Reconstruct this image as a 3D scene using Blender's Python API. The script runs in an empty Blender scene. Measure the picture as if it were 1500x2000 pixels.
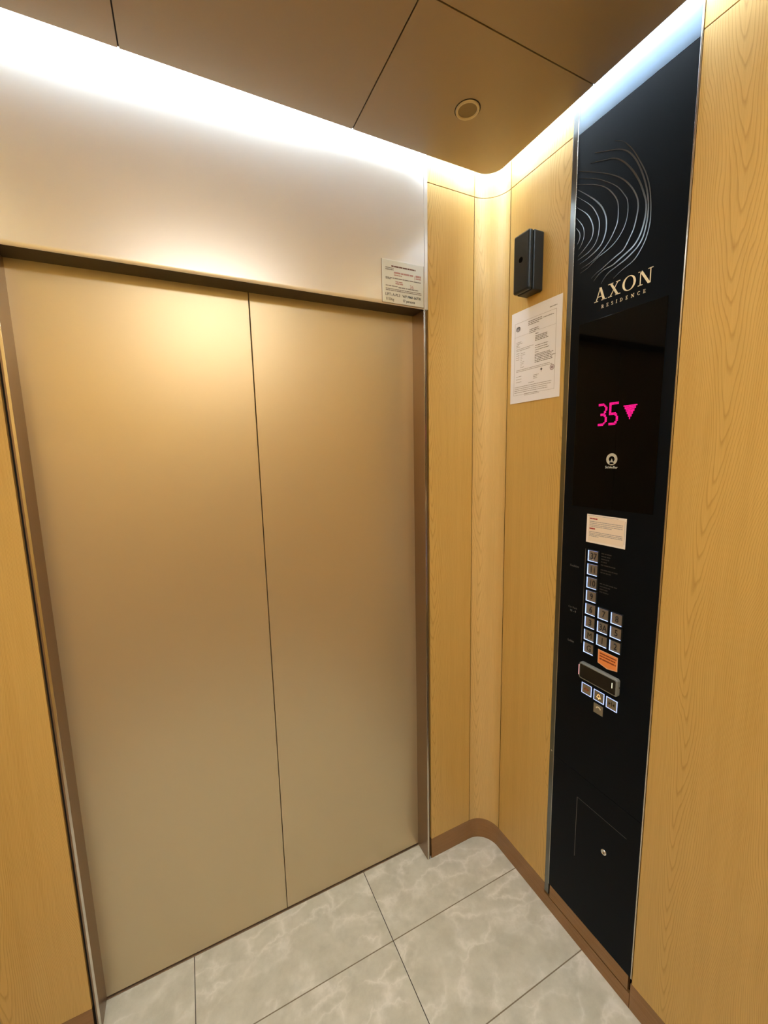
import bpy, bmesh, math
from mathutils import Vector, Matrix

SC = bpy.context.scene
COL = SC.collection

# ------------------------------------------------------------------ camera
CAM = Vector((0.3436, -1.2314, 1.6270))
YAW, PITCH, ROLL, FPX = 0.4490, -0.1398, -0.0217, 797.35
cy_, sy_, cp_, sp_ = math.cos(YAW), math.sin(YAW), math.cos(PITCH), math.sin(PITCH)
fwd = Vector((sy_ * cp_, cy_ * cp_, sp_))
rgt = Vector((cy_, -sy_, 0))
upv = rgt.cross(fwd)
c_, s_ = math.cos(ROLL), math.sin(ROLL)
rgt, upv = rgt * c_ + upv * s_, upv * c_ - rgt * s_
cam_data = bpy.data.cameras.new('camera')
cam_data.sensor_fit = 'HORIZONTAL'
cam_data.sensor_width = 36.0
cam_data.lens = 36.0 * FPX / 1500.0
cam_data.clip_start = 0.01
cam = bpy.data.objects.new('camera', cam_data)
COL.objects.link(cam)
M = Matrix((rgt, upv, -fwd)).transposed().to_4x4()
M.translation = CAM
cam.matrix_world = M
SC.camera = cam

# ------------------------------------------------------------------ world, exposure, strengths
world = bpy.data.worlds.new('world')
SC.world = world
world.use_nodes = True
world.node_tree.nodes['Background'].inputs[0].default_value = (0.0, 0.0, 0.0, 1)
world.node_tree.nodes['Background'].inputs[1].default_value = 0.0
SC.view_settings.view_transform = 'Standard'
SC.view_settings.look = 'None'
SC.view_settings.gamma = 1.0
SC.view_settings.use_curve_mapping = False
SC.view_settings.exposure = 0.50
SC.cycles.use_denoising = True
SC.cycles.max_bounces = 12
SC.cycles.diffuse_bounces = 8
SC.cycles.glossy_bounces = 6
SC.cycles.sample_clamp_indirect = 8.0

COVE_POWER = 29.0            # radiance of the cove LED strip
COVE_COLOR = (0.73, 0.87, 1.0)
DOWN_POWER = 5.0            # watts of the unseen ceiling lamp added as fill
DOWN_COLOR = (0.93, 0.98, 1.0)
FILL_PANEL_POWER = 20.0           # radiance of the unseen fill panel added at the rear

# ------------------------------------------------------------------ dimensions (metres)
W = 1.3896         # right wall plane
XL = -0.289        # left wall plane
YB = -1.62         # back wall plane
HD = 2.1019        # door opening height
DW = 1.10          # door opening width
REC = 0.0771       # recess of the doors behind the front wall
SEAM = 0.5505
RAD = 0.0834       # corner radius of the wood lining
ZG = 2.4896        # groove height
HC = 2.5256        # underside of the ceiling
GAP = 0.055        # cove gap around the ceiling
BB = 0.0886        # baseboard height
ROOF = 2.61
PL, PR = -0.3469, -0.6428   # control panel edges (y)
SL = -0.3263

# ------------------------------------------------------------------ helpers
def new_mat(name):
    m = bpy.data.materials.new(name)
    m.use_nodes = True
    return m, m.node_tree, m.node_tree.nodes['Principled BSDF']

def simple(name, color, rough=0.5, metal=0.0, coat=0.0, emit=None, estr=0.0, spec=0.5):
    m, nt, b = new_mat(name)
    b.inputs['Base Color'].default_value = (*color, 1)
    b.inputs['Roughness'].default_value = rough
    b.inputs['Metallic'].default_value = metal
    b.inputs['Coat Weight'].default_value = coat
    b.inputs['Coat Roughness'].default_value = 0.05
    b.inputs['Specular IOR Level'].default_value = spec
    if emit:
        b.inputs['Emission Color'].default_value = (*emit, 1)
        b.inputs['Emission Strength'].default_value = estr
    # a breath of procedural wear in the roughness
    n = nt.nodes.new('ShaderNodeTexNoise')
    n.inputs['Scale'].default_value = 60
    mp = nt.nodes.new('ShaderNodeMapRange')
    mp.inputs['To Min'].default_value = max(0.0, rough * 0.92)
    mp.inputs['To Max'].default_value = min(1.0, rough * 1.08)
    tc = nt.nodes.new('ShaderNodeTexCoord')
    nt.links.new(tc.outputs['Object'], n.inputs['Vector'])
    nt.links.new(n.outputs['Fac'], mp.inputs['Value'])
    nt.links.new(mp.outputs['Result'], b.inputs['Roughness'])
    return m

def N(nt, typ, **kw):
    n = nt.nodes.new(typ)
    for k, v in kw.items():
        setattr(n, k, v)
    return n

def math_node(nt, op, a, b=None, c=None):
    n = N(nt, 'ShaderNodeMath', operation=op)
    for i, v in enumerate((a, b, c)):
        if v is None:
            continue
        if isinstance(v, (int, float)):
            n.inputs[i].default_value = v
        else:
            nt.links.new(v, n.inputs[i])
    return n.outputs[0]

def ramp(nt, fac, stops):
    r = N(nt, 'ShaderNodeValToRGB')
    el = r.color_ramp.elements
    while len(el) < len(stops):
        el.new(0.5)
    for e, (p, col) in zip(el, stops):
        e.position = p
        e.color = (*col, 1)
    nt.links.new(fac, r.inputs[0])
    return r.outputs[0]

def mixc(nt, fac, a, b, blend='MIX'):
    n = N(nt, 'ShaderNodeMix', data_type='RGBA', blend_type=blend)
    for i, v in ((0, fac), (6, a), (7, b)):
        if isinstance(v, (int, float)):
            n.inputs[i].default_value = v
        elif isinstance(v, tuple):
            n.inputs[i].default_value = (*v, 1)
        else:
            nt.links.new(v, n.inputs[i])
    return n.outputs[2]

# ------------------------------------------------------------------ materials
def make_wood(name, off, base, dark, gain=1.0):
    """flat-sawn oak veneer: nested arches pointing down plus fine vertical pores"""
    m, nt, b = new_mat(name)
    geo = N(nt, 'ShaderNodeNewGeometry')
    sep = N(nt, 'ShaderNodeSeparateXYZ')
    nt.links.new(geo.outputs['Position'], sep.inputs[0])
    u = math_node(nt, 'SUBTRACT', sep.outputs[0], sep.outputs[1])      # distance along the wall
    u = math_node(nt, 'ADD', u, off)
    z = sep.outputs[2]
    comb = N(nt, 'ShaderNodeCombineXYZ')
    nt.links.new(u, comb.inputs[0]); nt.links.new(z, comb.inputs[2])
    # slow wander of the heart of the board
    mp = N(nt, 'ShaderNodeMapping'); mp.inputs['Scale'].default_value = (2.2, 1, 0.9)
    nt.links.new(comb.outputs[0], mp.inputs[0])
    nz = N(nt, 'ShaderNodeTexNoise'); nz.inputs['Scale'].default_value = 1.6; nz.inputs['Detail'].default_value = 2
    nt.links.new(mp.outputs[0], nz.inputs['Vector'])
    w = math_node(nt, 'MULTIPLY', math_node(nt, 'SUBTRACT', nz.outputs['Fac'], 0.5), 0.16)
    uu = math_node(nt, 'ADD', u, w)
    t = math_node(nt, 'PINGPONG', uu, 0.145)                             # 0..0.145 from the heart
    t2 = math_node(nt, 'POWER', t, 1.55)
    # smaller wobble
    mp2 = N(nt, 'ShaderNodeMapping'); mp2.inputs['Scale'].default_value = (22, 1, 3.6)
    nt.links.new(comb.outputs[0], mp2.inputs[0])
    nz2 = N(nt, 'ShaderNodeTexNoise'); nz2.inputs['Scale'].default_value = 1.0; nz2.inputs['Detail'].default_value = 3
    nt.links.new(mp2.outputs[0], nz2.inputs['Vector'])
    wob = math_node(nt, 'MULTIPLY', math_node(nt, 'SUBTRACT', nz2.outputs['Fac'], 0.5), 0.20)
    ring = math_node(nt, 'SUBTRACT', math_node(nt, 'ADD', z, wob), math_node(nt, 'MULTIPLY', t2, 50.0))
    s = math_node(nt, 'FRACT', math_node(nt, 'ADD', math_node(nt, 'MULTIPLY', ring, 15.0), math_node(nt, 'MULTIPLY', nz.outputs['Fac'], 2.5)))
    line = ramp(nt, s, [(0.0, (0, 0, 0)), (0.62, (0.12, 0.12, 0.12)), (0.86, (1, 1, 1)), (0.97, (0.1, 0.1, 0.1))])
    # fine pores
    mp3 = N(nt, 'ShaderNodeMapping'); mp3.inputs['Scale'].default_value = (420, 1, 7)
    nt.links.new(comb.outputs[0], mp3.inputs[0])
    nz3 = N(nt, 'ShaderNodeTexNoise'); nz3.inputs['Scale'].default_value = 1.0; nz3.inputs['Detail'].default_value = 2
    nt.links.new(mp3.outputs[0], nz3.inputs['Vector'])
    pore = ramp(nt, nz3.outputs['Fac'], [(0.40, (0, 0, 0)), (0.68, (1, 1, 1))])
    # broad tone
    mp4 = N(nt, 'ShaderNodeMapping'); mp4.inputs['Scale'].default_value = (30, 1, 0.6)
    nt.links.new(comb.outputs[0], mp4.inputs[0])
    nz4 = N(nt, 'ShaderNodeTexNoise'); nz4.inputs['Scale'].default_value = 1.0; nz4.inputs['Detail'].default_value = 2
    nt.links.new(mp4.outputs[0], nz4.inputs['Vector'])
    f = math_node(nt, 'ADD', math_node(nt, 'MULTIPLY', line, 0.62), math_node(nt, 'MULTIPLY', pore, 0.20))
    f = math_node(nt, 'ADD', f, math_node(nt, 'MULTIPLY', math_node(nt, 'SUBTRACT', nz4.outputs['Fac'], 0.5), 0.5))
    col = mixc(nt, f, base, dark)
    nt.links.new(col, b.inputs['Base Color'])
    b.inputs['Roughness'].default_value = 0.45
    b.inputs['Specular IOR Level'].default_value = 0.6
    bump = N(nt, 'ShaderNodeBump'); bump.inputs['Strength'].default_value = 0.05; bump.inputs['Distance'].default_value = 0.001
    nt.links.new(pore, bump.inputs['Height'])
    nt.links.new(bump.outputs[0], b.inputs['Normal'])
    return m

OAK_B, OAK_D = (0.64, 0.425, 0.125), (0.42, 0.245, 0.045)
wood_a = make_wood('oak_veneer_a', 0.028, OAK_B, OAK_D)
wood_b = make_wood('oak_veneer_b', 0.117, (0.68, 0.47, 0.175), (0.48, 0.30, 0.085))
wood_c = make_wood('oak_veneer_c', 0.195, OAK_B, OAK_D)

def make_metal(name, color, rough, aniso_scale=(1, 1, 260), amount=0.10, metal=1.0, bump=0.02):
    """brushed or bead-blasted sheet metal"""
    m, nt, b = new_mat(name)
    b.inputs['Base Color'].default_value = (*color, 1)
    b.inputs['Metallic'].default_value = metal
    geo = N(nt, 'ShaderNodeNewGeometry')
    mp = N(nt, 'ShaderNodeMapping'); mp.inputs['Scale'].default_value = aniso_scale
    nt.links.new(geo.outputs['Position'], mp.inputs[0])
    nz = N(nt, 'ShaderNodeTexNoise'); nz.inputs['Scale'].default_value = 2.0; nz.inputs['Detail'].default_value = 4
    nt.links.new(mp.outputs[0], nz.inputs['Vector'])
    r = N(nt, 'ShaderNodeMapRange')
    r.inputs['To Min'].default_value = rough - amount / 2
    r.inputs['To Max'].default_value = rough + amount / 2
    nt.links.new(nz.outputs['Fac'], r.inputs['Value'])
    nt.links.new(r.outputs[0], b.inputs['Roughness'])
    if bump:
        bp = N(nt, 'ShaderNodeBump'); bp.inputs['Strength'].default_value = bump; bp.inputs['Distance'].default_value = 0.001
        nt.links.new(nz.outputs['Fac'], bp.inputs['Height'])
        nt.links.new(bp.outputs[0], b.inputs['Normal'])
    return m

door_mat = make_metal('bronze_steel_door', (0.64, 0.545, 0.37), 0.40, (300, 300, 300), 0.06, metal=0.75)
header_mat = make_metal('champagne_steel_header', (0.80, 0.765, 0.71), 0.34, (3, 3, 300), 0.02, metal=0.50, bump=0.0)
_b = header_mat.node_tree.nodes['Principled BSDF']
_b.inputs['Coat Weight'].default_value = 0.2
_b.inputs['Coat Roughness'].default_value = 0.07
jamb_mat = make_metal('brown_steel_jamb', (0.30, 0.21, 0.14), 0.38, (2, 2, 2), 0.04, metal=0.8)
edge_mat = make_metal('bright_steel_edge', (0.70, 0.66, 0.60), 0.22, (2, 2, 2), 0.04)
strip_mat = make_metal('dark_steel_strip', (0.19, 0.20, 0.20), 0.22, (2, 2, 2), 0.04)
ceil_mat = make_metal('taupe_ceiling_sheet', (0.35, 0.27, 0.18), 0.45, (200, 200, 200), 0.06, metal=0.35, bump=0.0)
soffit_mat = simple('shaded_soffit', (0.030, 0.022, 0.016), 0.45)  # shade beneath the header is put into this dark colour
black_hole = simple('hole_black', (0.0005, 0.0005, 0.0005), 0.9, spec=0.05)
dark_gap = simple('dark_gap', (0.012, 0.010, 0.008), 0.8)
cove_white = simple('cove_white', (0.80, 0.82, 0.84), 0.7)
black_body = simple('black_body', (0.009, 0.012, 0.013), 0.40, spec=0.35)

def make_black_panel():
    m, nt, b = new_mat('black_satin_panel')
    b.inputs['Base Color'].default_value = (0.002, 0.003, 0.0045, 1)
    b.inputs['Roughness'].default_value = 0.34
    b.inputs['Specular IOR Level'].default_value = 0.10
    b.inputs['Anisotropic'].default_value = 0.9
    b.inputs['Sheen Weight'].default_value = 0.9
    b.inputs['Sheen Roughness'].default_value = 0.27
    b.inputs['Sheen Tint'].default_value = (0.75, 0.88, 1.0, 1)
    tv = N(nt, 'ShaderNodeCombineXYZ'); tv.inputs[2].default_value = 1.0
    nt.links.new(tv.outputs[0], b.inputs['Tangent'])
    geo = N(nt, 'ShaderNodeNewGeometry')
    nz = N(nt, 'ShaderNodeTexNoise'); nz.inputs['Scale'].default_value = 400
    nt.links.new(geo.outputs['Position'], nz.inputs['Vector'])
    r = N(nt, 'ShaderNodeMapRange'); r.inputs['To Min'].default_value = 0.50; r.inputs['To Max'].default_value = 0.56
    nt.links.new(nz.outputs['Fac'], r.inputs['Value'])
    nt.links.new(r.outputs[0], b.inputs['Roughness'])
    return m
panel_mat = make_black_panel()
band_mat = make_metal('blue_grey_steel_band', (0.20, 0.25, 0.31), 0.30, (2, 2, 2), 0.04, bump=0)
glass_black = simple('black_display_glass', (0.0015, 0.0015, 0.0017), 0.035, spec=0.11)

def make_baseboard():
    m, nt, b = new_mat('brown_baseboard')
    geo = N(nt, 'ShaderNodeNewGeometry')
    mp = N(nt, 'ShaderNodeMapping'); mp.inputs['Scale'].default_value = (6, 6, 120)
    nt.links.new(geo.outputs['Position'], mp.inputs[0])
    nz = N(nt, 'ShaderNodeTexNoise'); nz.inputs['Scale'].default_value = 2.0; nz.inputs['Detail'].default_value = 4
    nt.links.new(mp.outputs[0], nz.inputs['Vector'])
    nt.links.new(ramp(nt, nz.outputs['Fac'], [(0.3, (0.28, 0.145, 0.050)), (0.7, (0.34, 0.18, 0.068))]), b.inputs['Base Color'])
    b.inputs['Roughness'].default_value = 0.22
    b.inputs['Metallic'].default_value = 0.35
    return m
base_mat = make_baseboard()

def make_floor():
    m, nt, b = new_mat('grey_marble_tiles')
    geo = N(nt, 'ShaderNodeNewGeometry')
    sep = N(nt, 'ShaderNodeSeparateXYZ')
    nt.links.new(geo.outputs['Position'], sep.inputs[0])
    tx = math_node(nt, 'DIVIDE', math_node(nt, 'SUBTRACT', sep.outputs[0], 0.2426 - 6.062), 0.6062)
    ty = math_node(nt, 'DIVIDE', math_node(nt, 'SUBTRACT', sep.outputs[1], -0.1829 - 3.013), 0.3013)
    ix, iy = math_node(nt, 'FLOOR', tx), math_node(nt, 'FLOOR', ty)
    fx, fy = math_node(nt, 'FRACT', tx), math_node(nt, 'FRACT', ty)
    dx = math_node(nt, 'MULTIPLY', math_node(nt, 'MINIMUM', fx, math_node(nt, 'SUBTRACT', 1.0, fx)), 0.6062)
    dy = math_node(nt, 'MULTIPLY', math_node(nt, 'MINIMUM', fy, math_node(nt, 'SUBTRACT', 1.0, fy)), 0.3013)
    jx = math_node(nt, 'LESS_THAN', dx, 0.0013)
    jy = math_node(nt, 'LESS_THAN', dy, 0.0016)
    # the same printed slab repeats with a slight shift from tile to tile
    shift = N(nt, 'ShaderNodeCombineXYZ')
    nt.links.new(math_node(nt, 'MULTIPLY', fx, 0.6062), shift.inputs[0])
    nt.links.new(math_node(nt, 'MULTIPLY', fy, 0.3013), shift.inputs[1])
    nt.links.new(math_node(nt, 'ADD', math_node(nt, 'MULTIPLY', iy, 3.7), math_node(nt, 'MULTIPLY', ix, 0.37)), shift.inputs[2])
    P = shift.outputs[0]
    n1 = N(nt, 'ShaderNodeTexNoise'); n1.inputs['Scale'].default_value = 3.2; n1.inputs['Detail'].default_value = 6; n1.inputs['Roughness'].default_value = 0.62
    nt.links.new(P, n1.inputs['Vector'])
    warp = N(nt, 'ShaderNodeVectorMath', operation='SCALE'); warp.inputs['Scale'].default_value = 0.30
    nt.links.new(n1.outputs['Color'], warp.inputs[0])
    add = N(nt, 'ShaderNodeVectorMath', operation='ADD')
    nt.links.new(P, add.inputs[0]); nt.links.new(warp.outputs[0], add.inputs[1])
    mp = N(nt, 'ShaderNodeMapping'); mp.inputs['Rotation'].default_value = (0, 0, 0.7); mp.inputs['Scale'].default_value = (1.0, 2.3, 1.0)
    nt.links.new(add.outputs[0], mp.inputs[0])
    vo = N(nt, 'ShaderNodeTexVoronoi', feature='DISTANCE_TO_EDGE'); vo.inputs['Scale'].default_value = 6.5
    nt.links.new(mp.outputs[0], vo.inputs['Vector'])
    vein = ramp(nt, vo.outputs['Distance'], [(0.0, (0.9, 0.9, 0.9)), (0.05, (0.45, 0.45, 0.45)), (0.17, (0, 0, 0))])
    n3 = N(nt, 'ShaderNodeTexNoise'); n3.inputs['Scale'].default_value = 7.0; n3.inputs['Detail'].default_value = 3
    nt.links.new(P, n3.inputs['Vector'])
    vein = math_node(nt, 'MULTIPLY', vein, ramp(nt, n3.outputs['Fac'], [(0.42, (0, 0, 0)), (0.58, (1, 1, 1))]))
    n2 = N(nt, 'ShaderNodeTexNoise'); n2.inputs['Scale'].default_value = 14; n2.inputs['Detail'].default_value = 7; n2.inputs['Roughness'].default_value = 0.65
    nt.links.new(P, n2.inputs['Vector'])
    basec = ramp(nt, n2.outputs['Fac'], [(0.32, (0.49, 0.49, 0.405)), (0.52, (0.565, 0.565, 0.475)), (0.72, (0.63, 0.63, 0.54))])
    col = mixc(nt, math_node(nt, 'MULTIPLY', vein, 0.62), basec, (0.84, 0.83, 0.76))
    col = mixc(nt, jy, col, (0.20, 0.165, 0.11))
    col = mixc(nt, jx, col, (0.045, 0.040, 0.032))
    nt.links.new(col, b.inputs['Base Color'])
    b.inputs['Roughness'].default_value = 0.42
    b.inputs['Specular IOR Level'].default_value = 0.35
    return m
floor_mat = make_floor()

paper_mat = simple('white_paper', (0.86, 0.87, 0.90), 0.7)
ink_grey = simple('grey_print', (0.22, 0.21, 0.20), 0.8)
ink_dark = simple('dark_print', (0.05, 0.05, 0.05), 0.8)
ink_light = simple('light_grey_print', (0.40, 0.38, 0.37), 0.8)
ink_red = simple('red_print', (0.38, 0.035, 0.03), 0.7)
ink_rose = simple('faded_red_print', (0.46, 0.26, 0.25), 0.7)
seal_mat = simple('violet_seal_print', (0.34, 0.25, 0.28), 0.8)
plate_mat = simple('engraved_white_plate', (0.72, 0.74, 0.70), 0.35, metal=0.35)
notice_mat = simple('cream_notice', (0.86, 0.76, 0.64), 0.6)
notice_edge = simple('white_notice_border', (0.90, 0.85, 0.80), 0.6)
orange_mat = simple('orange_sticker', (0.86, 0.30, 0.08), 0.55)
orange_edge = simple('pale_sticker_edge', (0.85, 0.50, 0.32), 0.55)
ink_brown = simple('brown_print', (0.26, 0.05, 0.01), 0.7)
gold_mat = simple('cream_lettering', (0.90, 0.83, 0.62), 0.5)
line_mat = make_metal('etched_line_metal', (0.21, 0.235, 0.26), 0.24, (2, 2, 2), 0.02, bump=0)
logo_mat = simple('pale_logo_print', (0.55, 0.56, 0.50), 0.5)
label_mat = simple('dim_label_print', (0.10, 0.10, 0.095), 0.5)
label_dim = simple('very_dim_label_print', (0.028, 0.027, 0.026), 0.5)
frame_line = simple('thin_grey_line', (0.13, 0.12, 0.11), 0.5)
btn_mat = make_metal('brushed_button_steel', (0.34, 0.32, 0.27), 0.40, (2, 300, 2), 0.06, metal=0.8)
num_mat = simple('dark_numeral', (0.010, 0.009, 0.008), 0.5)
ring_mat = simple('button_light', (0.6, 0.7, 0.9), 0.5, emit=(0.27, 0.46, 1.0), estr=0.85)
ring_low = simple('lower_button_light', (0.6, 0.7, 0.9), 0.5, emit=(0.36, 0.52, 1.0), estr=0.70)
bell_mat = simple('lit_bell_symbol', (0.9, 0.5, 0.2), 0.5, emit=(1.0, 0.50, 0.18), estr=0.9)
led_mat = simple('magenta_led', (0.3, 0.0, 0.1), 0.5, emit=(1.0, 0.004, 0.22), estr=1.0)
led_white = simple('reader_led', (0.7, 0.7, 0.6), 0.5, emit=(0.8, 0.85, 0.65), estr=0.55)
led_pink = simple('reader_side_led', (0.7, 0.4, 0.4), 0.5, emit=(1.0, 0.45, 0.50), estr=0.6)
reader_mat = simple('reader_grey_shell', (0.19, 0.20, 0.185), 0.40)
lock_mat = make_metal('lock_chrome', (0.75, 0.74, 0.72), 0.2, (2, 2, 2), 0.02)
fit_rim = make_metal('fitting_rim', (0.52, 0.43, 0.28), 0.35, (2, 2, 2), 0.02, metal=0.5)
fit_disc = make_metal('fitting_disc', (0.22, 0.165, 0.09), 0.4, (2, 2, 2), 0.02, metal=0.4)
strip_led = simple('cove_led', (1, 1, 1), 0.5, emit=COVE_COLOR, estr=COVE_POWER)
fill_panel_led = simple('fill_panel_diffuser', (1, 1, 1), 0.5, emit=(0.97, 0.975, 0.96), estr=FILL_PANEL_POWER)
down_led = simple('fill_lens', (1, 1, 1), 0.5, emit=DOWN_COLOR, estr=6.0)

# ------------------------------------------------------------------ mesh builder
class MB:
    """collects shapes in world coordinates, links them as ONE mesh object"""
    def __init__(self):
        self.bm = bmesh.new()
    def box(self, a, b, bevel=0.0):
        x0, y0, z0 = (min(a[i], b[i]) for i in range(3))
        x1, y1, z1 = (max(a[i], b[i]) for i in range(3))
        r = bmesh.ops.create_cube(self.bm, size=1.0)
        vs = r['verts']
        for v in vs:
            v.co = Vector(((x0 + x1) / 2 + v.co.x * (x1 - x0), (y0 + y1) / 2 + v.co.y * (y1 - y0), (z0 + z1) / 2 + v.co.z * (z1 - z0)))
        if bevel:
            es = list({e for v in vs for e in v.link_edges})
            bmesh.ops.bevel(self.bm, geom=es, offset=bevel, segments=2, affect='EDGES', profile=0.5)
        return self
    def prism(self, pts, d, flip=False):
        """polygon pts (3D, planar) extruded by vector d"""
        vs = [self.bm.verts.new(p) for p in pts]
        f = self.bm.faces.new(vs)
        d = Vector(d)
        r = bmesh.ops.extrude_face_region(self.bm, geom=[f])
        for v in r['geom']:
            if isinstance(v, bmesh.types.BMVert):
                v.co += d
        return self
    def quadstrip(self, rows, close=False):
        """rows: list of equal-length point loops, skinned together"""
        vr = [[self.bm.verts.new(p) for p in r] for r in rows]
        for i in range(len(vr) - 1):
            n = len(vr[i])
            for j in range(n if close else n - 1):
                self.bm.faces.new((vr[i][j], vr[i][(j + 1) % n], vr[i + 1][(j + 1) % n], vr[i + 1][j]))
        return self
    def build(self, name, mat, parent=None, origin=None, smooth=False):
        bm = self.bm
        bmesh.ops.recalc_face_normals(bm, faces=bm.faces[:])
        if origin is None:
            lo = [min(v.co[i] for v in bm.verts) for i in range(3)]
            hi = [max(v.co[i] for v in bm.verts) for i in range(3)]
            origin = Vector(((lo[0] + hi[0]) / 2, (lo[1] + hi[1]) / 2, lo[2]))
        origin = Vector(origin)
        for v in bm.verts:
            v.co -= origin
        me = bpy.data.meshes.new(name)
        bm.to_mesh(me)
        bm.free()
        if smooth:
            for p in me.polygons:
                p.use_smooth = True
        me.materials.append(mat)
        o = bpy.data.objects.new(name, me)
        COL.objects.link(o)
        o['_w'] = tuple(origin)
        if parent is not None:
            o.parent = parent
            o.location = origin - Vector(parent['_w'])
        else:
            o.location = origin
        return o

def empty(name, loc, parent=None):
    o = bpy.data.objects.new(name, None)
    o.empty_display_size = 0.05
    COL.objects.link(o)
    o['_w'] = tuple(loc)
    o.location = Vector(loc) - (Vector(parent['_w']) if parent else Vector((0, 0, 0)))
    if parent:
        o.parent = parent
    return o

def tag(o, label=None, cat=None, group=None, kind=None):
    if label: o['label'] = label
    if cat: o['category'] = cat
    if group: o['group'] = group
    if kind: o['kind'] = kind
    return o

def struct(o):
    o['kind'] = 'structure'
    return o

# plane frames: (u, v, n) with u to the right as seen, v up, n out of the wall into the car
def RW(u, v, n=0.0):            # right wall; u = -y
    return Vector((W - n, -u, v))
def FW(u, v, n=0.0):            # front wall; u = x
    return Vector((u, -n, v))

def pbox(mb, fr, u0, u1, v0, v1, n0, n1, bevel=0.0):
    a, b = fr(u0, v0, n0), fr(u1, v1, n1)
    return mb.box(a, b, bevel)

def poly(mb, fr, pts, n0, n1):
    mb.prism([fr(u, v, n0) for u, v in pts], fr(0, 0, n1) - fr(0, 0, n0))
    return mb

def disc(mb, fr, u, v, r, n0, n1, seg=40, ru=None):
    return poly(mb, fr, [(u + (ru or r) * math.cos(2 * math.pi * k / seg), v + r * math.sin(2 * math.pi * k / seg)) for k in range(seg)], n0, n1)

def ring(mb, fr, u, v, ro, ri, n0, n1, seg=40):
    rows = []
    for r, n in ((ri, n0), (ri, n1), (ro, n1), (ro, n0), (ri, n0)):
        rows.append([fr(u + r * math.cos(2 * math.pi * k / seg), v + r * math.sin(2 * math.pi * k / seg), n) for k in range(seg)])
    return mb.quadstrip(rows, close=True)

def ribbon(mb, fr, pts, width, n0, n1, taper=True):
    """smooth ribbon through 2D points (Catmull-Rom), lens-shaped width"""
    P = [Vector(p) for p in pts]
    P = [P[0] * 2 - P[1]] + P + [P[-1] * 2 - P[-2]]
    cur = []
    for i in range(1, len(P) - 2):
        for k in range(6):
            t = k / 6
            a, b, c, d = P[i - 1], P[i], P[i + 1], P[i + 2]
            cur.append(0.5 * ((2 * b) + (c - a) * t + (2 * a - 5 * b + 4 * c - d) * t * t + (3 * b - a - 3 * c + d) * t ** 3))
    cur.append(P[-2])
    n = len(cur)
    L, R = [], []
    for i, p in enumerate(cur):
        t = (cur[min(i + 1, n - 1)] - cur[max(i - 1, 0)]).normalized()
        s = i / (n - 1)
        w = width * ((0.12 + 0.88 * min(1, 4.0 * min(s + 0.02, 1 - s) + 0.02)) if taper else 1) / 2
        nn = Vector((-t.y, t.x)) * w
        L.append(p + nn); R.append(p - nn)
    rows = [[fr(a.x, a.y, n0), fr(a.x, a.y, n1), fr(b.x, b.y, n1), fr(b.x, b.y, n0)] for a, b in zip(L, R)]
    return mb.quadstrip(rows, close=True)

def text_obj(name, body, fr, u, v, size, mat, parent, n=0.0006, align='LEFT', xs=1.0, bold=0.0, rot=0.0):
    cu = bpy.data.curves.new('t', 'FONT')
    cu.body = body
    cu.size = 1.0
    cu.align_x = align
    cu.extrude = 0.0
    cu.offset = bold
    cu.resolution_u = 4
    to = bpy.data.objects.new('t', cu)
    COL.objects.link(to)
    dg = bpy.context.evaluated_depsgraph_get()
    dg.update()
    me = bpy.data.meshes.new_from_object(to.evaluated_get(dg))
    mb = MB()
    mb.bm.from_mesh(me)
    for vtx in mb.bm.verts:
        x, y = vtx.co.x * size * xs, vtx.co.y * size
        x, y = x * math.cos(rot) - y * math.sin(rot), x * math.sin(rot) + y * math.cos(rot)
        vtx.co = fr(u + x, v + y, n)
    # a little body so the print is not paper thin
    r = bmesh.ops.extrude_face_region(mb.bm, geom=mb.bm.faces[:])
    d = fr(0, 0, -0.0004) - fr(0, 0, 0)
    for g in r['geom']:
        if isinstance(g, bmesh.types.BMVert):
            g.co += d
    bpy.data.objects.remove(to)
    bpy.data.curves.remove(cu)
    bpy.data.meshes.remove(me)
    return mb.build(name, mat, parent)

def word_line(mb, fr, u0, u1, v, h, n0, n1, seed, rot=0.0, dens=0.8):
    """one line of print too small to read: a row of word-length dashes"""
    import random
    rnd = random.Random(seed)
    u = u0
    while u < u1:
        L = min(h * rnd.uniform(1.5, 5.0), u1 - u)
        if L > h * 0.5:
            pbox(mb, fr, u, u + L, v, v + h, n0, n1)
        u += L + h * (1 - dens) * rnd.uniform(2.0, 4.0)
    return mb

# ------------------------------------------------------------------ floor
mb = MB(); mb.box((XL, YB, -0.03), (W, REC, 0.0))
struct(mb.build('floor', floor_mat))

# ------------------------------------------------------------------ wood lining
def slab(name, fr, u0, u1, v0, v1, mat, parent, depth=0.012):
    mb = MB(); pbox(mb, fr, u0, u1, v0, v1, -depth, 0.0, 0.0006)
    return mb.build(name, mat, parent)

def arc_pts(cx, cy, r, a0, a1, n=14):
    return [(cx + r * math.cos(a0 + (a1 - a0) * k / n), cy + r * math.sin(a0 + (a1 - a0) * k / n)) for k in range(n + 1)]

def curved_slab(name, cx, cy, r, a0, a1, z0, z1, mat, parent, depth=0.012):
    mb = MB()
    rows = []
    pi_, po = arc_pts(cx, cy, r, a0, a1), arc_pts(cx, cy, r + depth, a0, a1)
    for (xi, yi), (xo, yo) in zip(pi_, po):
        rows.append([(xi, yi, z0), (xi, yi, z1), (xo, yo, z1), (xo, yo, z0)])
    mb.quadstrip(rows, close=True)
    return mb.build(name, mat, parent, smooth=False)

g = 0.0012
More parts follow.
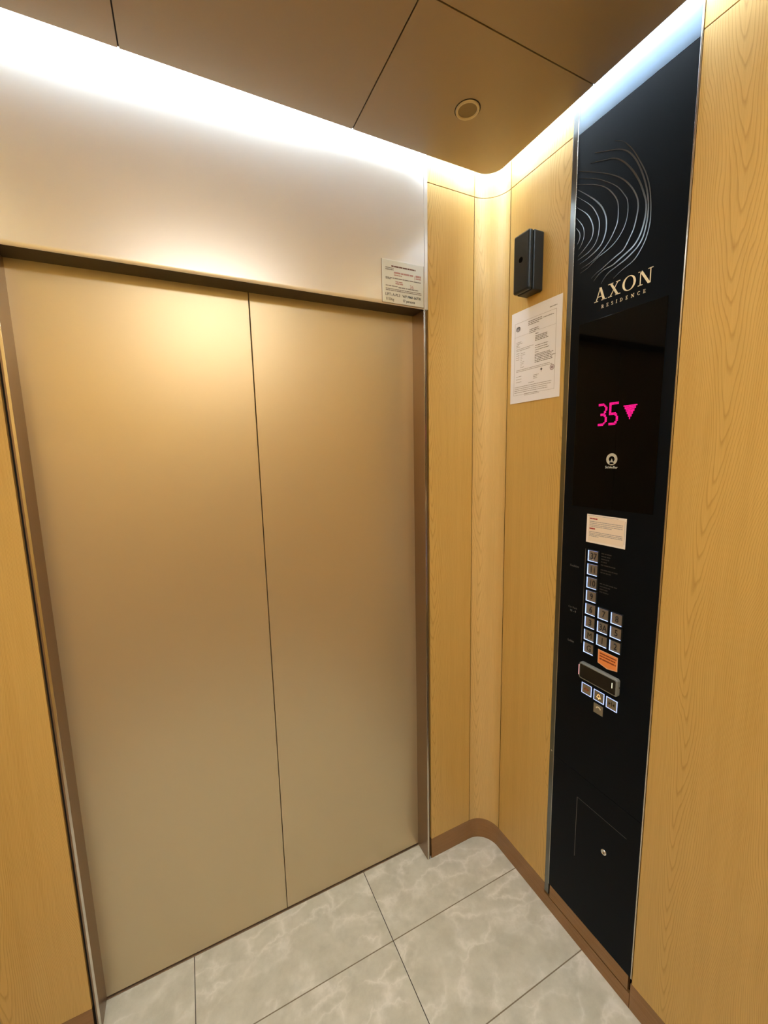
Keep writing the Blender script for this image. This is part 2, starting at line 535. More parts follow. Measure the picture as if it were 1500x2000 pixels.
# front wall: wood returns either side of the doors plus the steel header
wf = struct(empty('wall_front', (0, 0.03, 0)))
wl_u0, wl_u1 = 1.1175, W - RAD - 0.0018
mb = MB(); mb.box((1.104, 0.0125, 0), (W + 0.02, 0.03, ROOF)); mb.build('backing_board', dark_gap, wf)
mb = MB(); mb.box((XL - 0.02, 0.0125, 0), (-0.006, 0.03, ROOF)); mb.build('backing_board', dark_gap, wf)
slab('wood_panel', FW, wl_u0, wl_u1, BB, ZG - g, wood_a, wf)
slab('wood_frieze', FW, wl_u0, wl_u1, ZG + g, ROOF, wood_a, wf)
slab('wood_panel', FW, XL + RAD + g, -0.0165, BB, ZG - g, wood_c, wf)
slab('wood_frieze', FW, XL + RAD + g, -0.0165, ZG + g, ROOF, wood_c, wf)

# steel header above the doors: a thin folded sheet, slightly oil-canned near its top edge
mb = MB()
nx, nz = 80, 60
x0h, x1h = -0.006, 1.1030
rows = []
def tilt(x):
    s = max(0.0, min(1.0, (x - 0.05) / 1.05))
    return math.radians(5.5 - 10.0 * (1 / (1 + math.exp(-(s - 0.56) * 11))) + 0.8 * math.sin(s * 13.0))
for i in range(nz + 1):
    z = HD + 0.003 + (ROOF - HD - 0.003) * i / nz
    row = []
    for j in range(nx + 1):
        x = x0h + (x1h - x0h) * j / nx
        # the crown of the sheet leans back or forward by a few millimetres
        t = max(0.0, min(1.0, (z - 2.34) / 0.16))
        lean = math.tan(tilt(x)) * 0.16 * (t ** 3) * (1 - 0.5 * t) * 0.62
        edge = min(1.0, (x1h - x) / 0.05, (x - x0h) / 0.05 + 0.4)
        row.append(FW(x, z, -0.0005 - lean * edge + (0.004 if z < 0 else 0)))
    rows.append(row)
# fold the bottom edge back over the opening
soff = [[FW(x0h + (x1h - x0h) * j / nx, HD, -0.003) for j in range(nx + 1)]]
mb.quadstrip(soff + rows)
mb.build('steel_header', header_mat, wf, smooth=True)
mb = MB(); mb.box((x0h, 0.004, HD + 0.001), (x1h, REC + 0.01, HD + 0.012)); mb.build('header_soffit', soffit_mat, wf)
mb = MB(); mb.box((-0.3, 0.035, HD + 0.013), (1.5, 0.05, ROOF)); mb.build('header_backing', dark_gap, wf)

# right wall
wr = struct(empty('wall_right', (W + 0.02, -0.8, 0)))
mb = MB(); mb.box((W + 0.0125, YB - 0.02, 0), (W + 0.03, 0.03, ROOF)); mb.build('backing_board', dark_gap, wr)
slab('wood_panel', RW, RAD + 0.0024, -SL, BB, ZG - g, wood_a, wr)
slab('wood_frieze', RW, RAD + 0.0024, -SL, ZG + g, ROOF, wood_a, wr)
slab('wood_panel', RW, -PR + 0.0048, -YB, BB, ZG - g, wood_c, wr)
slab('wood_frieze', RW, -PR + 0.0048, -YB, ZG + g, ROOF, wood_c, wr)
curved_slab('corner_panel', W - RAD, -RAD, RAD, 0.0, math.pi / 2, BB, ZG - g, wood_b, wr)
curved_slab('corner_frieze', W - RAD, -RAD, RAD, 0.0, math.pi / 2, ZG + g, ROOF, wood_b, wr)

mb = MB(); mb.box((W + 0.0009, -RAD - 0.0024, BB), (W + 0.004, -RAD - 0.0001, ZG - g)); mb.build('seam_joint', black_hole, wr)
mb = MB(); mb.box((W - RAD - 0.0018, 0.0009, BB), (W - RAD - 0.0001, 0.004, ZG - g)); mb.build('seam_joint', black_hole, wf)
# left and back walls (mostly behind and beside the viewer)
wl = struct(empty('wall_left', (XL, -0.8, 0)))
mb = MB(); mb.box((XL - 0.03, YB - 0.02, 0), (XL - 0.0125, 0.03, ROOF)); mb.build('backing_board', dark_gap, wl)
mb = MB(); mb.box((XL - 0.012, YB, BB), (XL, -RAD - g, ZG - g), 0.0006); mb.build('wood_panel', wood_c, wl)
mb = MB(); mb.box((XL - 0.012, YB, ZG + g), (XL, -RAD - g, ROOF), 0.0006); mb.build('wood_frieze', wood_c, wl)
curved_slab('corner_panel', XL + RAD, -RAD, RAD, math.pi / 2, math.pi, BB, ZG - g, wood_b, wl)
curved_slab('corner_frieze', XL + RAD, -RAD, RAD, math.pi / 2, math.pi, ZG + g, ROOF, wood_b, wl)
wb = struct(empty('wall_back', (0.55, YB, 0)))
mb = MB(); mb.box((XL, YB - 0.02, BB), (W, YB, ZG - g), 0.0006); mb.build('wood_panel', wood_a, wb)
mb = MB(); mb.box((XL, YB - 0.02, ZG + g), (W, YB, ROOF), 0.0006); mb.build('wood_frieze', wood_a, wb)

# ------------------------------------------------------------------ baseboards
mb = MB()
path = [(1.1175, 0.0)] + [(p[0], p[1]) for p in reversed(arc_pts(W - RAD, -RAD, RAD, 0.0, math.pi / 2))] + [(W, SL)]
def base_sweep(mb, path, z0, z1, d=0.010):
    rows = []
    n = len(path)
    for i, (x, y) in enumerate(path):
        a, b = path[max(i - 1, 0)], path[min(i + 1, n - 1)]
        t = Vector((b[0] - a[0], b[1] - a[1])).normalized()
        o = Vector((-t.y, t.x)) * d      # outwards (behind the face)
        rows.append([(x, y, z0), (x, y, z1), (x + o.x, y + o.y, z1), (x + o.x, y + o.y, z0)])
    mb.quadstrip(rows, close=True)
    return mb
base_sweep(mb, path, 0.0, BB - 0.0006)
bf = struct(mb.build('baseboard_front', base_mat))
mb = MB()
mb.box((W, SL, 0), (W + 0.010, PR, 0.0485))
mb.box((W, PR - 0.0015, 0), (W + 0.010, YB, BB - 0.0006))
struct(mb.build('baseboard_right', base_mat))
mb = MB(); mb.box((XL + RAD, 0.0, 0), (-0.0165, 0.010, BB - 0.0006)); struct(mb.build('baseboard_front_left', base_mat))
mb = MB(); mb.box((XL - 0.010, YB, 0), (XL, -RAD, BB - 0.0006))
rr = arc_pts(XL + RAD, -RAD, RAD, math.pi / 2, math.pi)
rows = [[(x, y, 0), (x, y, BB - 0.0006), (x + (x - XL - RAD) * 0.12, y + (y + RAD) * 0.12, BB - 0.0006), (x + (x - XL - RAD) * 0.12, y + (y + RAD) * 0.12, 0)] for x, y in rr]
mb.quadstrip(rows, close=True)
struct(mb.build('baseboard_left', base_mat))
mb = MB(); mb.box((XL, YB - 0.012, 0), (W, YB, BB - 0.0006)); struct(mb.build('baseboard_back', base_mat))

# ------------------------------------------------------------------ door frame and doors
for k, sgn, xe in ((1, -1, 0.0), (2, 1, DW)):
    tr = struct(empty('trim_%d' % k, (xe, 0.03, 0)))
    xo = xe + sgn * 0.010
    top = ROOF if k == 2 else HD
    if k == 2:
        mb = MB(); mb.box((1.1042, 0.0, HD + 0.0005), (1.1165, 0.02, ROOF), 0.0008); mb.build('upper_post', header_mat, tr)
        mb = MB(); mb.box((xe, 0.0008, 0), (xo, REC + 0.03, HD - 0.0005), 0.0006); mb.build('jamb_post', jamb_mat, tr)
    else:
        mb = MB(); mb.box((xe, 0.0008, 0), (xo, REC + 0.03, HD - 0.0005), 0.0006); mb.build('jamb_post', jamb_mat, tr)
    mb = MB(); mb.box((xe, -0.0006, 0), (xe + sgn * 0.0060, 0.0006, HD - 0.0005), 0.0005)
    mb.build('bright_edge', edge_mat, tr)
mb = MB(); mb.box((0, REC - 0.004, 0.0), (DW, REC + 0.06, 0.0025)); struct(mb.build('trim_3', jamb_mat))

d1 = MB(); d1.box((-0.06, REC, 0.006), (SEAM - 0.0011, REC + 0.022, HD + 0.04), 0.0012)
struct(d1.build('door_1', door_mat))
d2 = MB(); d2.box((SEAM + 0.0011, REC, 0.006), (DW + 0.06, REC + 0.022, HD + 0.04), 0.0012)
struct(d2.build('door_2', door_mat))
mb = MB(); mb.box((-0.08, REC + 0.03, 0.0), (DW + 0.08, REC + 0.04, HD + 0.05)); struct(mb.build('trim_4', dark_gap))

# ------------------------------------------------------------------ ceiling with its cove
ce = struct(empty('ceiling', (0.55, -0.8, HC)))
cx0, cx1, cy1, cy0 = XL + GAP, W - GAP, -GAP, YB + GAP
RC = 0.055
sg = 0.0016
xs = [cx0, 0.2857, 0.8383, cx1]
ys = [cy0, -1.11, -0.4306, cy1]
for i in range(3):
    for j in range(3):
        a, b = xs[i] + (sg if i else 0), xs[i + 1] - (sg if i < 2 else 0)
        c, d = ys[j] + (sg if j else 0), ys[j + 1] - (sg if j < 2 else 0)
        pts = [(a, c), (b, c)]
        if i == 2 and j == 2:
            pts += arc_pts(b - RC, d - RC, RC, 0, math.pi / 2, 12)
        else:
            pts += [(b, d)]
        if i == 0 and j == 2:
            pts += arc_pts(a + RC, d - RC, RC, math.pi / 2, math.pi, 12)
        else:
            pts += [(a, d)]
        mb = MB(); mb.prism([(x, y, HC) for x, y in pts], (0, 0, 0.0030))
        mb.build('ceiling_panel', ceil_mat, ce)
mb = MB(); mb.prism([(x, y, HC + 0.0031) for x, y in [(cx0, cy0), (cx1, cy0)] + arc_pts(cx1 - RC, cy1 - RC, RC, 0, math.pi / 2, 12) + arc_pts(cx0 + RC, cy1 - RC, RC, math.pi / 2, math.pi, 12)], (0, 0, 0.0088)); mb.build('ceiling_tray', dark_gap, ce)
mb = MB(); mb.box((XL - 0.03, YB - 0.03, ROOF), (W + 0.03, REC + 0.03, ROOF + 0.02)); mb.build('cove_roof', cove_white, ce)

# LED strips under the cove roof, shining down through the gap along the walls
ILO, IHI = 0.020, 0.046
for a, b, lab in (
    ((XL + 0.08, -IHI, ROOF - 0.009), (W - 0.06, -ILO, ROOF - 0.001), 'cool white light strip glowing in the cove above the steel door header'),
    ((W - IHI, YB + 0.08, ROOF - 0.009), (W - ILO, -0.06, ROOF - 0.001), 'cool white light strip glowing in the cove above the black control panel'),
    ((XL + ILO, YB + 0.08, ROOF - 0.009), (XL + IHI, -0.08, ROOF - 0.001), 'cool white light strip in the cove above the left wood wall'),
    ((XL + 0.08, YB + ILO, ROOF - 0.009), (W - 0.08, YB + IHI, ROOF - 0.001), 'cool white light strip in the cove above the back wood wall')):
    mb = MB(); mb.box(a, b)
    tag(mb.build('light_strip', strip_led), lab, 'light strip', 'light strips of the ceiling cove')

for a, b, lab in (
    ((cx0 + 0.10, cy1 - 0.052, HC + 0.0122), (cx1 - 0.06, cy1 - 0.042, HC + 0.0152), 'thin light tape lying on the ceiling tray above the steel header'),
    ((cx1 - 0.052, cy0 + 0.10, HC + 0.0122), (cx1 - 0.042, cy1 - 0.06, HC + 0.0152), 'thin light tape lying on the ceiling tray beside the control panel')):
    mb = MB(); mb.box(a, b)
    tag(mb.build('light_tape', strip_led), lab, 'light strip', 'light tapes on the ceiling tray')

# unseen recessed lamp, added as fill over the rear of the car
for x, y in ((0.06, -1.32),):
    t = empty('fill_downlight', (x, y, HC))
    tag(t, 'round recessed fill lamp added out of view in the rear left of the ceiling', 'fill_downlight')
    fr = lambda u, v, n=0.0: Vector((u, v, HC - n))
    mb = MB(); ring(mb, fr, x, y, 0.050, 0.042, 0.0, 0.003); mb.build('rim', edge_mat, t)
    mb = MB(); disc(mb, fr, x, y, 0.0415, 0.0003, 0.0015); mb.build('lens', down_led, t)
    ld = bpy.data.lights.new('fill_lamp', 'AREA')
    ld.shape = 'DISK'; ld.size = 0.08; ld.energy = DOWN_POWER; ld.color = DOWN_COLOR
    ld.spread = math.radians(120)
    lo = bpy.data.objects.new('lamp', ld); COL.objects.link(lo)
    lo.parent = t; lo.location = (0, 0, -0.004)

# glowing panel added out of view to lift the general light
t = empty('fill_panel', (0.55, -1.375, HC))
tag(t, 'flat rectangular fill panel added out of view in the rear half of the ceiling', 'fill light')
mb = MB(); mb.box((0.24, -1.52, HC - 0.0035), (0.86, -1.23, HC - 0.0002), 0.001); mb.build('frame', edge_mat, t)
mb = MB(); mb.box((0.25, -1.51, HC - 0.0050), (0.85, -1.24, HC - 0.0036)); mb.build('diffuser', fill_panel_led, t)

# ------------------------------------------------------------------ round fitting in the ceiling
cxf, cyf = 1.0915, -0.2410
t = empty('ceiling_fitting', (cxf, cyf, HC))
tag(t, 'small round unlit brown fitting in the ceiling near the corner', 'ceiling fitting')
fr = lambda u, v, n=0.0: Vector((u, v, HC - n))
mb = MB(); ring(mb, fr, cxf, cyf, 0.0340, 0.0315, -0.001, 0.0006); mb.build('shadow_gap', dark_gap, t)
mb = MB()
rows = []
for r, n in ((0.0315, 0.0), (0.0312, 0.0032), (0.0300, 0.0042), (0.0262, 0.0042), (0.0250, 0.0032), (0.0248, 0.0)):
    rows.append([fr(cxf + r * math.cos(2 * math.pi * k / 48), cyf + r * math.sin(2 * math.pi * k / 48), n) for k in range(48)])
mb.quadstrip(rows, close=True); mb.build('rim', fit_rim, t, smooth=True)
mb = MB(); disc(mb, fr, cxf, cyf, 0.0248, -0.001, 0.0016, 48); mb.build('cover_disc', fit_disc, t)

# ------------------------------------------------------------------ control panel
cp = empty('control_panel', (W, -0.495, 0.055))
tag(cp, 'tall black elevator control panel set flush in the oak right wall', 'control panel')
uL, uR = -PL, -PR
HATCH = 0.612
mb = MB(); pbox(mb, RW, uL, uR, HATCH + 0.0007, ZG - 0.0095 - 0.0006, -0.012, 0.0015, 0.0005); mb.build('faceplate', panel_mat, cp)
mb = MB(); pbox(mb, RW, uL, uR, 0.1060, HATCH - 0.0007, -0.012, 0.0015, 0.0005); mb.build('lower_plate', panel_mat, cp)
mb = MB(); pbox(mb, RW, uL, uR, ZG - 0.0095 + 0.0006, ROOF - 0.001, -0.012, 0.0015, 0.0005); mb.build('top_band', band_mat, cp)
mb = MB(); pbox(mb, RW, uL + 0.003, uR - 0.006, 0.0535, 0.1045, -0.010, 0.0008, 0.0004); tag(mb.build('kick_strip', base_mat, cp), 'brown kick strip')
mb = MB(); pbox(mb, RW, uL, uR, 0.0500, 0.1080, -0.0118, -0.0102); mb.build('kick_recess', black_hole, cp)
mb = MB(); pbox(mb, RW, -SL + 0.001, uL - 0.0022, 0.060, ROOF - 0.001, -0.010, 0.0006, 0.0004); es = mb.build('side_strip', strip_mat, cp); tag(es, 'grey steel side strip')
mb = MB(); disc(mb, RW, 0.3362, 0.6195, 0.003, 0.0, 0.0016, 16); mb.build('screw', lock_mat, es)
mb = MB(); pbox(mb, RW, uL - 0.0018, uL - 0.0002, 0.106, ROOF - 0.001, -0.004, 0.0030, 0.0003); tag(mb.build('edge_bead', edge_mat, cp), 'thin bright steel bead')
mb = MB(); pbox(mb, RW, uR + 0.0008, uR + 0.0040, 0.106, ROOF - 0.001, -0.006, 0.0025, 0.0004); tag(mb.build('edge_bead', edge_mat, cp), 'thin bright steel bead')

N0, N1 = 0.0015, 0.0018
# contour artwork, etched lines
ART = [
  [(0.455, 2.401), (0.479, 2.385), (0.504, 2.353), (0.525, 2.315), (0.542, 2.279), (0.553, 2.244), (0.558, 2.212), (0.56, 2.182), (0.559, 2.156), (0.552, 2.129), (0.537, 2.104), (0.523, 2.091), (0.502, 2.083), (0.489, 2.078), (0.472, 2.069)],
  [(0.399, 2.407), (0.435, 2.39), (0.468, 2.374), (0.493, 2.354), (0.514, 2.325), (0.531, 2.289), (0.544, 2.252), (0.552, 2.215), (0.5535, 2.185), (0.551, 2.160), (0.5445, 2.136), (0.534, 2.121), (0.523, 2.113), (0.501, 2.102), (0.478, 2.095), (0.459, 2.089), (0.446, 2.08), (0.437, 2.068)],
  [(0.387, 2.389), (0.423, 2.375), (0.457, 2.36), (0.482, 2.338), (0.507, 2.305), (0.528, 2.267), (0.542, 2.23), (0.547, 2.212), (0.548, 2.187), (0.543, 2.16), (0.534, 2.139), (0.522, 2.126), (0.509, 2.119), (0.487, 2.11), (0.468, 2.103), (0.445, 2.101), (0.427, 2.094), (0.414, 2.083)],
  [(0.349, 2.392), (0.402, 2.359), (0.447, 2.329), (0.481, 2.3), (0.506, 2.269), (0.523, 2.237), (0.528, 2.214), (0.526, 2.192), (0.52, 2.167), (0.511, 2.150), (0.502, 2.136), (0.493, 2.127), (0.476, 2.121), (0.457, 2.114), (0.437, 2.106), (0.421, 2.101), (0.406, 2.093)],
  [(0.349, 2.374), (0.403, 2.343), (0.439, 2.316), (0.47, 2.287), (0.491, 2.257), (0.5, 2.238), (0.502, 2.21), (0.496, 2.185), (0.483, 2.166), (0.466, 2.153), (0.448, 2.146), (0.425, 2.14), (0.406, 2.131), (0.393, 2.125), (0.37, 2.120)],
  [(0.349, 2.358), (0.404, 2.328), (0.436, 2.304), (0.458, 2.278), (0.472, 2.253), (0.476, 2.23), (0.475, 2.202), (0.464, 2.179), (0.450, 2.162), (0.434, 2.150), (0.417, 2.141), (0.398, 2.135), (0.373, 2.131)],
  [(0.349, 2.345), (0.382, 2.314), (0.411, 2.284), (0.43, 2.258), (0.442, 2.229), (0.444, 2.199), (0.437, 2.176), (0.426, 2.164), (0.410, 2.156), (0.391, 2.150), (0.366, 2.145)],
  [(0.349, 2.327), (0.388, 2.289), (0.407, 2.264), (0.422, 2.231), (0.422, 2.198), (0.413, 2.178), (0.396, 2.166), (0.377, 2.161), (0.36, 2.158)],
  [(0.349, 2.300), (0.385, 2.264), (0.403, 2.229), (0.404, 2.204), (0.395, 2.190), (0.375, 2.176), (0.36, 2.168)],
  [(0.350, 2.272), (0.372, 2.24), (0.377, 2.215), (0.371, 2.197), (0.361, 2.185)],
  [(0.350, 2.246), (0.362, 2.228), (0.363, 2.213), (0.355, 2.199)],
]
WID = [0.0026, 0.0036, 0.0040, 0.0032, 0.0020, 0.0027, 0.0034, 0.0022, 0.0027, 0.0022, 0.0020]
mb = MB()
for pts, w_ in zip(ART, WID):
    ribbon(mb, RW, pts, w_, N0, N1)
tag(mb.build('contour_artwork', line_mat, cp), 'nested silver contour lines')

# serif lettering --------------------------------------------------
def stroke(mb, a, b, w, T):
    """straight stroke with horizontal ends when steep"""
    ax, ay = a; bx, by = b
    poly_pts = [(ax - w / 2, ay), (ax + w / 2, ay), (bx + w / 2, by), (bx - w / 2, by)]
    poly(mb, RW, [T(*p) for p in poly_pts], N0, N1 + 0.0004)
def rect(mb, x0, y0, x1, y1, T):
    poly(mb, RW, [T(x0, y0), T(x1, y0), T(x1, y1), T(x0, y1)], N0, N1 + 0.0004)
def ell(mb, cx, cy, rx, ry, w_side, w_top, T, a0=0, a1=360, seg=28):
    rows = []
    for k in range(seg + 1):
        a = math.radians(a0 + (a1 - a0) * k / seg)
        o = (cx + rx * math.cos(a), cy + ry * math.sin(a))
        i = (cx + (rx - w_side) * math.cos(a), cy + (ry - w_top) * math.sin(a))
        (u0, v0), (u1, v1) = T(*o), T(*i)
        rows.append([RW(u0, v0, N0), RW(u0, v0, N1 + 0.0004), RW(u1, v1, N1 + 0.0004), RW(u1, v1, N0)])
    mb.quadstrip(rows, close=True)
TH, TK, SF = 0.055, 0.17, 0.055      # thin, thick, serif heights relative to cap height
def letter(ch, T):
    mb = MB()
    if ch == 'A':
        stroke(mb, (0.16, 0), (0.47, 1.0), TH, T); stroke(mb, (0.80, 0), (0.47, 1.02), TK, T)
        rect(mb, 0.26, 0.31, 0.70, 0.31 + SF, T); rect(mb, 0.02, 0, 0.32, SF, T); rect(mb, 0.60, 0, 1.0, SF, T)
        return mb, 1.0
    if ch == 'X':
        stroke(mb, (0.78, 0), (0.22, 1.0), TK, T); stroke(mb, (0.20, 0), (0.78, 1.0), TH, T)
        rect(mb, 0.06, 0, 0.36, SF, T); rect(mb, 0.60, 0, 0.98, SF, T); rect(mb, 0.03, 1 - SF, 0.41, 1, T); rect(mb, 0.62, 1 - SF, 0.93, 1, T)
        return mb, 1.0
    if ch == 'O':
        ell(mb, 0.52, 0.5, 0.47, 0.53, 0.15, 0.05, T); return mb, 1.04
    if ch == 'N':
        stroke(mb, (0.20, 0), (0.20, 1.0), TH, T); stroke(mb, (0.86, 0), (0.86, 1.0), TH, T); stroke(mb, (0.80, -0.02), (0.22, 1.0), TK, T)
        rect(mb, 0.05, 0, 0.36, SF, T); rect(mb, 0.70, 1 - SF, 1.02, 1, T); rect(mb, 0.04, 1 - SF, 0.30, 1, T)
        return mb, 1.06
    w = 0.13; th = 0.10
    if ch == 'R':
        rect(mb, 0.14, 0, 0.14 + w, 1, T); rect(mb, 0.02, 0, 0.42, th, T); rect(mb, 0.02, 1 - th, 0.42, 1, T); rect(mb, 0.25, 0.46, 0.42, 0.46 + th, T)
        ell(mb, 0.40, 0.73, 0.26, 0.27, w, th, T, -90, 90, 12); stroke(mb, (0.72, 0), (0.42, 0.50), w * 1.2, T); return mb, 0.84
    if ch == 'E':
        rect(mb, 0.14, 0, 0.14 + w, 1, T); rect(mb, 0.02, 0, 0.66, th, T); rect(mb, 0.02, 1 - th, 0.64, 1, T); rect(mb, 0.25, 0.46, 0.50, 0.46 + th, T)
        rect(mb, 0.59, 0, 0.66, 0.26, T); rect(mb, 0.57, 0.76, 0.64, 1, T); return mb, 0.74
    if ch == 'S':
        ell(mb, 0.32, 0.74, 0.26, 0.27, w, th, T, 20, 270, 16); ell(mb, 0.32, 0.27, 0.28, 0.28, w, th, T, -160, 90, 16); return mb, 0.66
    if ch == 'I':
        rect(mb, 0.14, 0, 0.14 + w, 1, T); rect(mb, 0.03, 0, 0.38, th, T); rect(mb, 0.03, 1 - th, 0.38, 1, T); return mb, 0.44
    if ch == 'D':
        rect(mb, 0.14, 0, 0.14 + w, 1, T); rect(mb, 0.02, 0, 0.38, th, T); rect(mb, 0.02, 1 - th, 0.38, 1, T)
        ell(mb, 0.34, 0.5, 0.46, 0.5, w, th, T, -90, 90, 16); return mb, 0.90
    if ch == 'C':
        ell(mb, 0.46, 0.5, 0.42, 0.52, w, th, T, 35, 325, 20); return mb, 0.84
def word(word_, u0, u1, v0, h, parent, big):
    # advance widths first
    adv = {'A': 1.0, 'X': 1.0, 'O': 1.04, 'N': 1.06, 'R': 0.84, 'E': 0.74, 'S': 0.66, 'I': 0.44, 'D': 0.90, 'C': 0.84}
    tot = sum(adv[c] for c in word_)
    gapn = len(word_) - 1
    sx = h if not big else h * 1.10
    sp = ((u1 - u0) - tot * sx) / gapn
    u = u0
    for c in word_:
        T = lambda x, y, u=u: (u + x * sx, v0 + y * h)
        mb, a = letter(c, T)
        mb.build('letter' if big else 'small_letter', gold_mat, parent)
        u += adv[c] * sx + sp
lt = empty('lettering', RW(0.497, 2.002, 0.0015), cp)
tag(lt, 'cream serif lettering')
word('AXON', 0.4185, 0.5765, 2.0250, 0.0335, lt, True)
word('RESIDENCE', 0.4415, 0.5600, 2.0045, 0.0085, lt, False)

# display glass with floor number, arrow and maker's mark ----------------
mb = MB(); pbox(mb, RW, 0.3755, 0.6150, 1.463, 1.980, N0, 0.0026, 0.0006)
dg_ = tag(mb.build('display_glass', glass_black, cp), 'glossy black display glass')
G0, G1 = 0.0026, 0.0030
D3 = ["#####...", "######..", ".....##.", "......##", "......##", "......##", ".....##.", ".....##.",
      "..####..", "..#####.", ".....##.", "......##", "......##", "......##", "......##", ".....##.", "######..", "#####..."]
D5 = ["########", "########", "##......", "##......", "##......", "##......", "##......", "##......",
      "######..", "#######.", ".....##.", "......##", "......##", "......##", "......##", ".....##.", "#######.", "######.."]
AR = ["###########", ".#########.", ".#########.", "..#######..", "..#######..", "...#####...", "...#####...", "....###....", "....###....", ".....#.....", ".....#....."]
def dots(rows, u0, v1, pu, pv, name):
    mb = MB()
    for r, row in enumerate(rows):
        for c, ch in enumerate(row):
            if ch == '#':
                pbox(mb, RW, u0 + c * pu, u0 + c * pu + pu * 0.74, v1 - r * pv - pv * 0.74, v1 - r * pv, G0, G1)
    tag(mb.build(name, led_mat, dg_), 'glowing magenta ' + name.replace('_', ' '))
dots(D3, 0.4495, 1.7520, 0.00335, 0.00335, 'floor_digit')
dots(D5, 0.4815, 1.7520, 0.00335, 0.00335, 'floor_digit')
dots(AR, 0.5215, 1.7400, 0.00335, 0.00335, 'down_arrow')
# round maker's mark with a keyhole notch and its wordmark
mb = MB(); ring(mb, RW, 0.4965, 1.6010, 0.0160, 0.0085, G0, G1, 36)
poly(mb, RW, [(0.4895, 1.5875), (0.5035, 1.5875), (0.4965, 1.6030)], G0, G1)
mb.build('round_logo', logo_mat, dg_)
text_obj('wordmark', 'Schindler', RW, 0.4965, 1.5760, 0.0098, logo_mat, dg_, n=0.0031, align='CENTER', bold=0.01)

# printed labels
text_obj('level_label', 'Facilities', RW, 0.3785, 1.2755, 0.0092, label_mat, cp, n=0.0022)
text_obj('level_label', 'Car Park', RW, 0.3785, 1.1440, 0.0085, label_mat, cp, n=0.0022)
text_obj('level_label', 'M - 9', RW, 0.3850, 1.1320, 0.0100, label_mat, cp, n=0.0022, bold=0.01)
text_obj('level_label', 'Lobby', RW, 0.3815, 1.0345, 0.0090, label_mat, cp, n=0.0022, bold=0.01)
import random
for blk, rowsf in enumerate((((1.334, 0.512), (1.326, 0.508), (1.318, 0.505), (1.310, 0.498), (1.301, 0.525)),
                             ((1.287, 0.532), (1.279, 0.512)), ((1.246, 0.532), (1.238, 0.512), (1.230, 0.505), (1.222, 0.508)))):
    mb = MB()
    for k, (v, u1) in enumerate(rowsf):
        word_line(mb, RW, 0.4805, u1, v, 0.0028, N0, N1, 40 + k + 10 * blk, dens=0.8)
    mb.build('facility_list', label_dim, cp)
# thin line left of the buttons
mb = MB(); pbox(mb, RW, 0.4290, 0.4302, 1.046, 1.340, N0, N1 + 0.0002); mb.build('divider_line', frame_line, cp)

# buttons -----------------------------------------------------------------
cols = [0.4560, 0.4972, 0.5375]
rowsz = [1.3222 - 0.04042 * k for k in range(8)]
BH = 0.0161       # half size of the lit opening
PHf = 0.0150
def frustum(mb, u, v, ho, hi, n_out, n_in):
    q = lambda h, n: [RW(u - h, v - h, n), RW(u + h, v - h, n), RW(u + h, v + h, n), RW(u - h, v + h, n)]
    mb.quadstrip([q(ho, n_out), q(hi, n_in)], close=True)
def make_button(u, v):
    """one call button: square steel plate sunk in a lit square opening"""
    o = MB(); pbox(o, RW, u - PHf - 0.0012, u + PHf + 0.0012, v - PHf - 0.0012, v + PHf + 0.0012, 0.0016, 0.0022)
    org = RW(u, v, 0.0022)
    b = o.build('call_button', btn_mat, cp, origin=org)
    b['label'] = 'steel call button with a blue-white lit edge'
    m_ = MB()
    q = lambda h, n: [RW(u - h, v - h, n), RW(u + h, v - h, n), RW(u + h, v + h, n), RW(u - h, v + h, n)]
    m_.quadstrip([q(PHf, 0.0024), q(BH, 0.0047)], close=True)
    m_.build('light_ring', ring_mat, b, origin=org)
    m_ = MB()
    m_.quadstrip([q(BH + 0.0001, 0.0016), q(BH + 0.0001, 0.0049), q(BH + 0.0016, 0.0049), q(BH + 0.0026, 0.0016)], close=True)
    m_.build('bezel', black_body, b, origin=org)
    return b
first = None
def place_button(u, v):
    global first
    if first is None:
        first = make_button(u, v)
        first['_w'] = tuple(RW(u, v, 0.0022))
        return first
    b = first.copy(); COL.objects.link(b)
    b['_w'] = tuple(RW(u, v, 0.0022))
    b.parent = cp; b.location = RW(u, v, 0.0022) - Vector(cp['_w'])
    for ch in RINGS:
        c = ch.copy(); COL.objects.link(c); c.parent = b
    return b
layout = [(0, 0, '37'), (0, 1, '11'), (0, 2, '10'), (0, 3, '9'), (0, 4, '6'), (1, 4, '7'), (2, 4, '8'),
          (0, 5, '3'), (1, 5, '3A'), (2, 5, '5'), (0, 6, 'M'), (1, 6, '1'), (2, 6, '2'), (0, 7, 'G')]
RINGS = []
for c, r, s in layout:
    u, v = cols[c], rowsz[r]
    b = place_button(u, v)
    if not RINGS:
        RINGS = [o for o in b.children]
    sz = 0.0262
    text_obj('numeral', s, RW, u + 0.0005, v - sz * 0.34, sz, num_mat, b, n=0.0027, align='CENTER', bold=0.0 if s == 'M' else 0.012, xs=0.80)
    if s == '37':
        text_obj('numeral', 'PH', RW, u + 0.0005, v - 0.0135, 0.0055, logo_mat, b, n=0.0028, align='CENTER', bold=0.01)

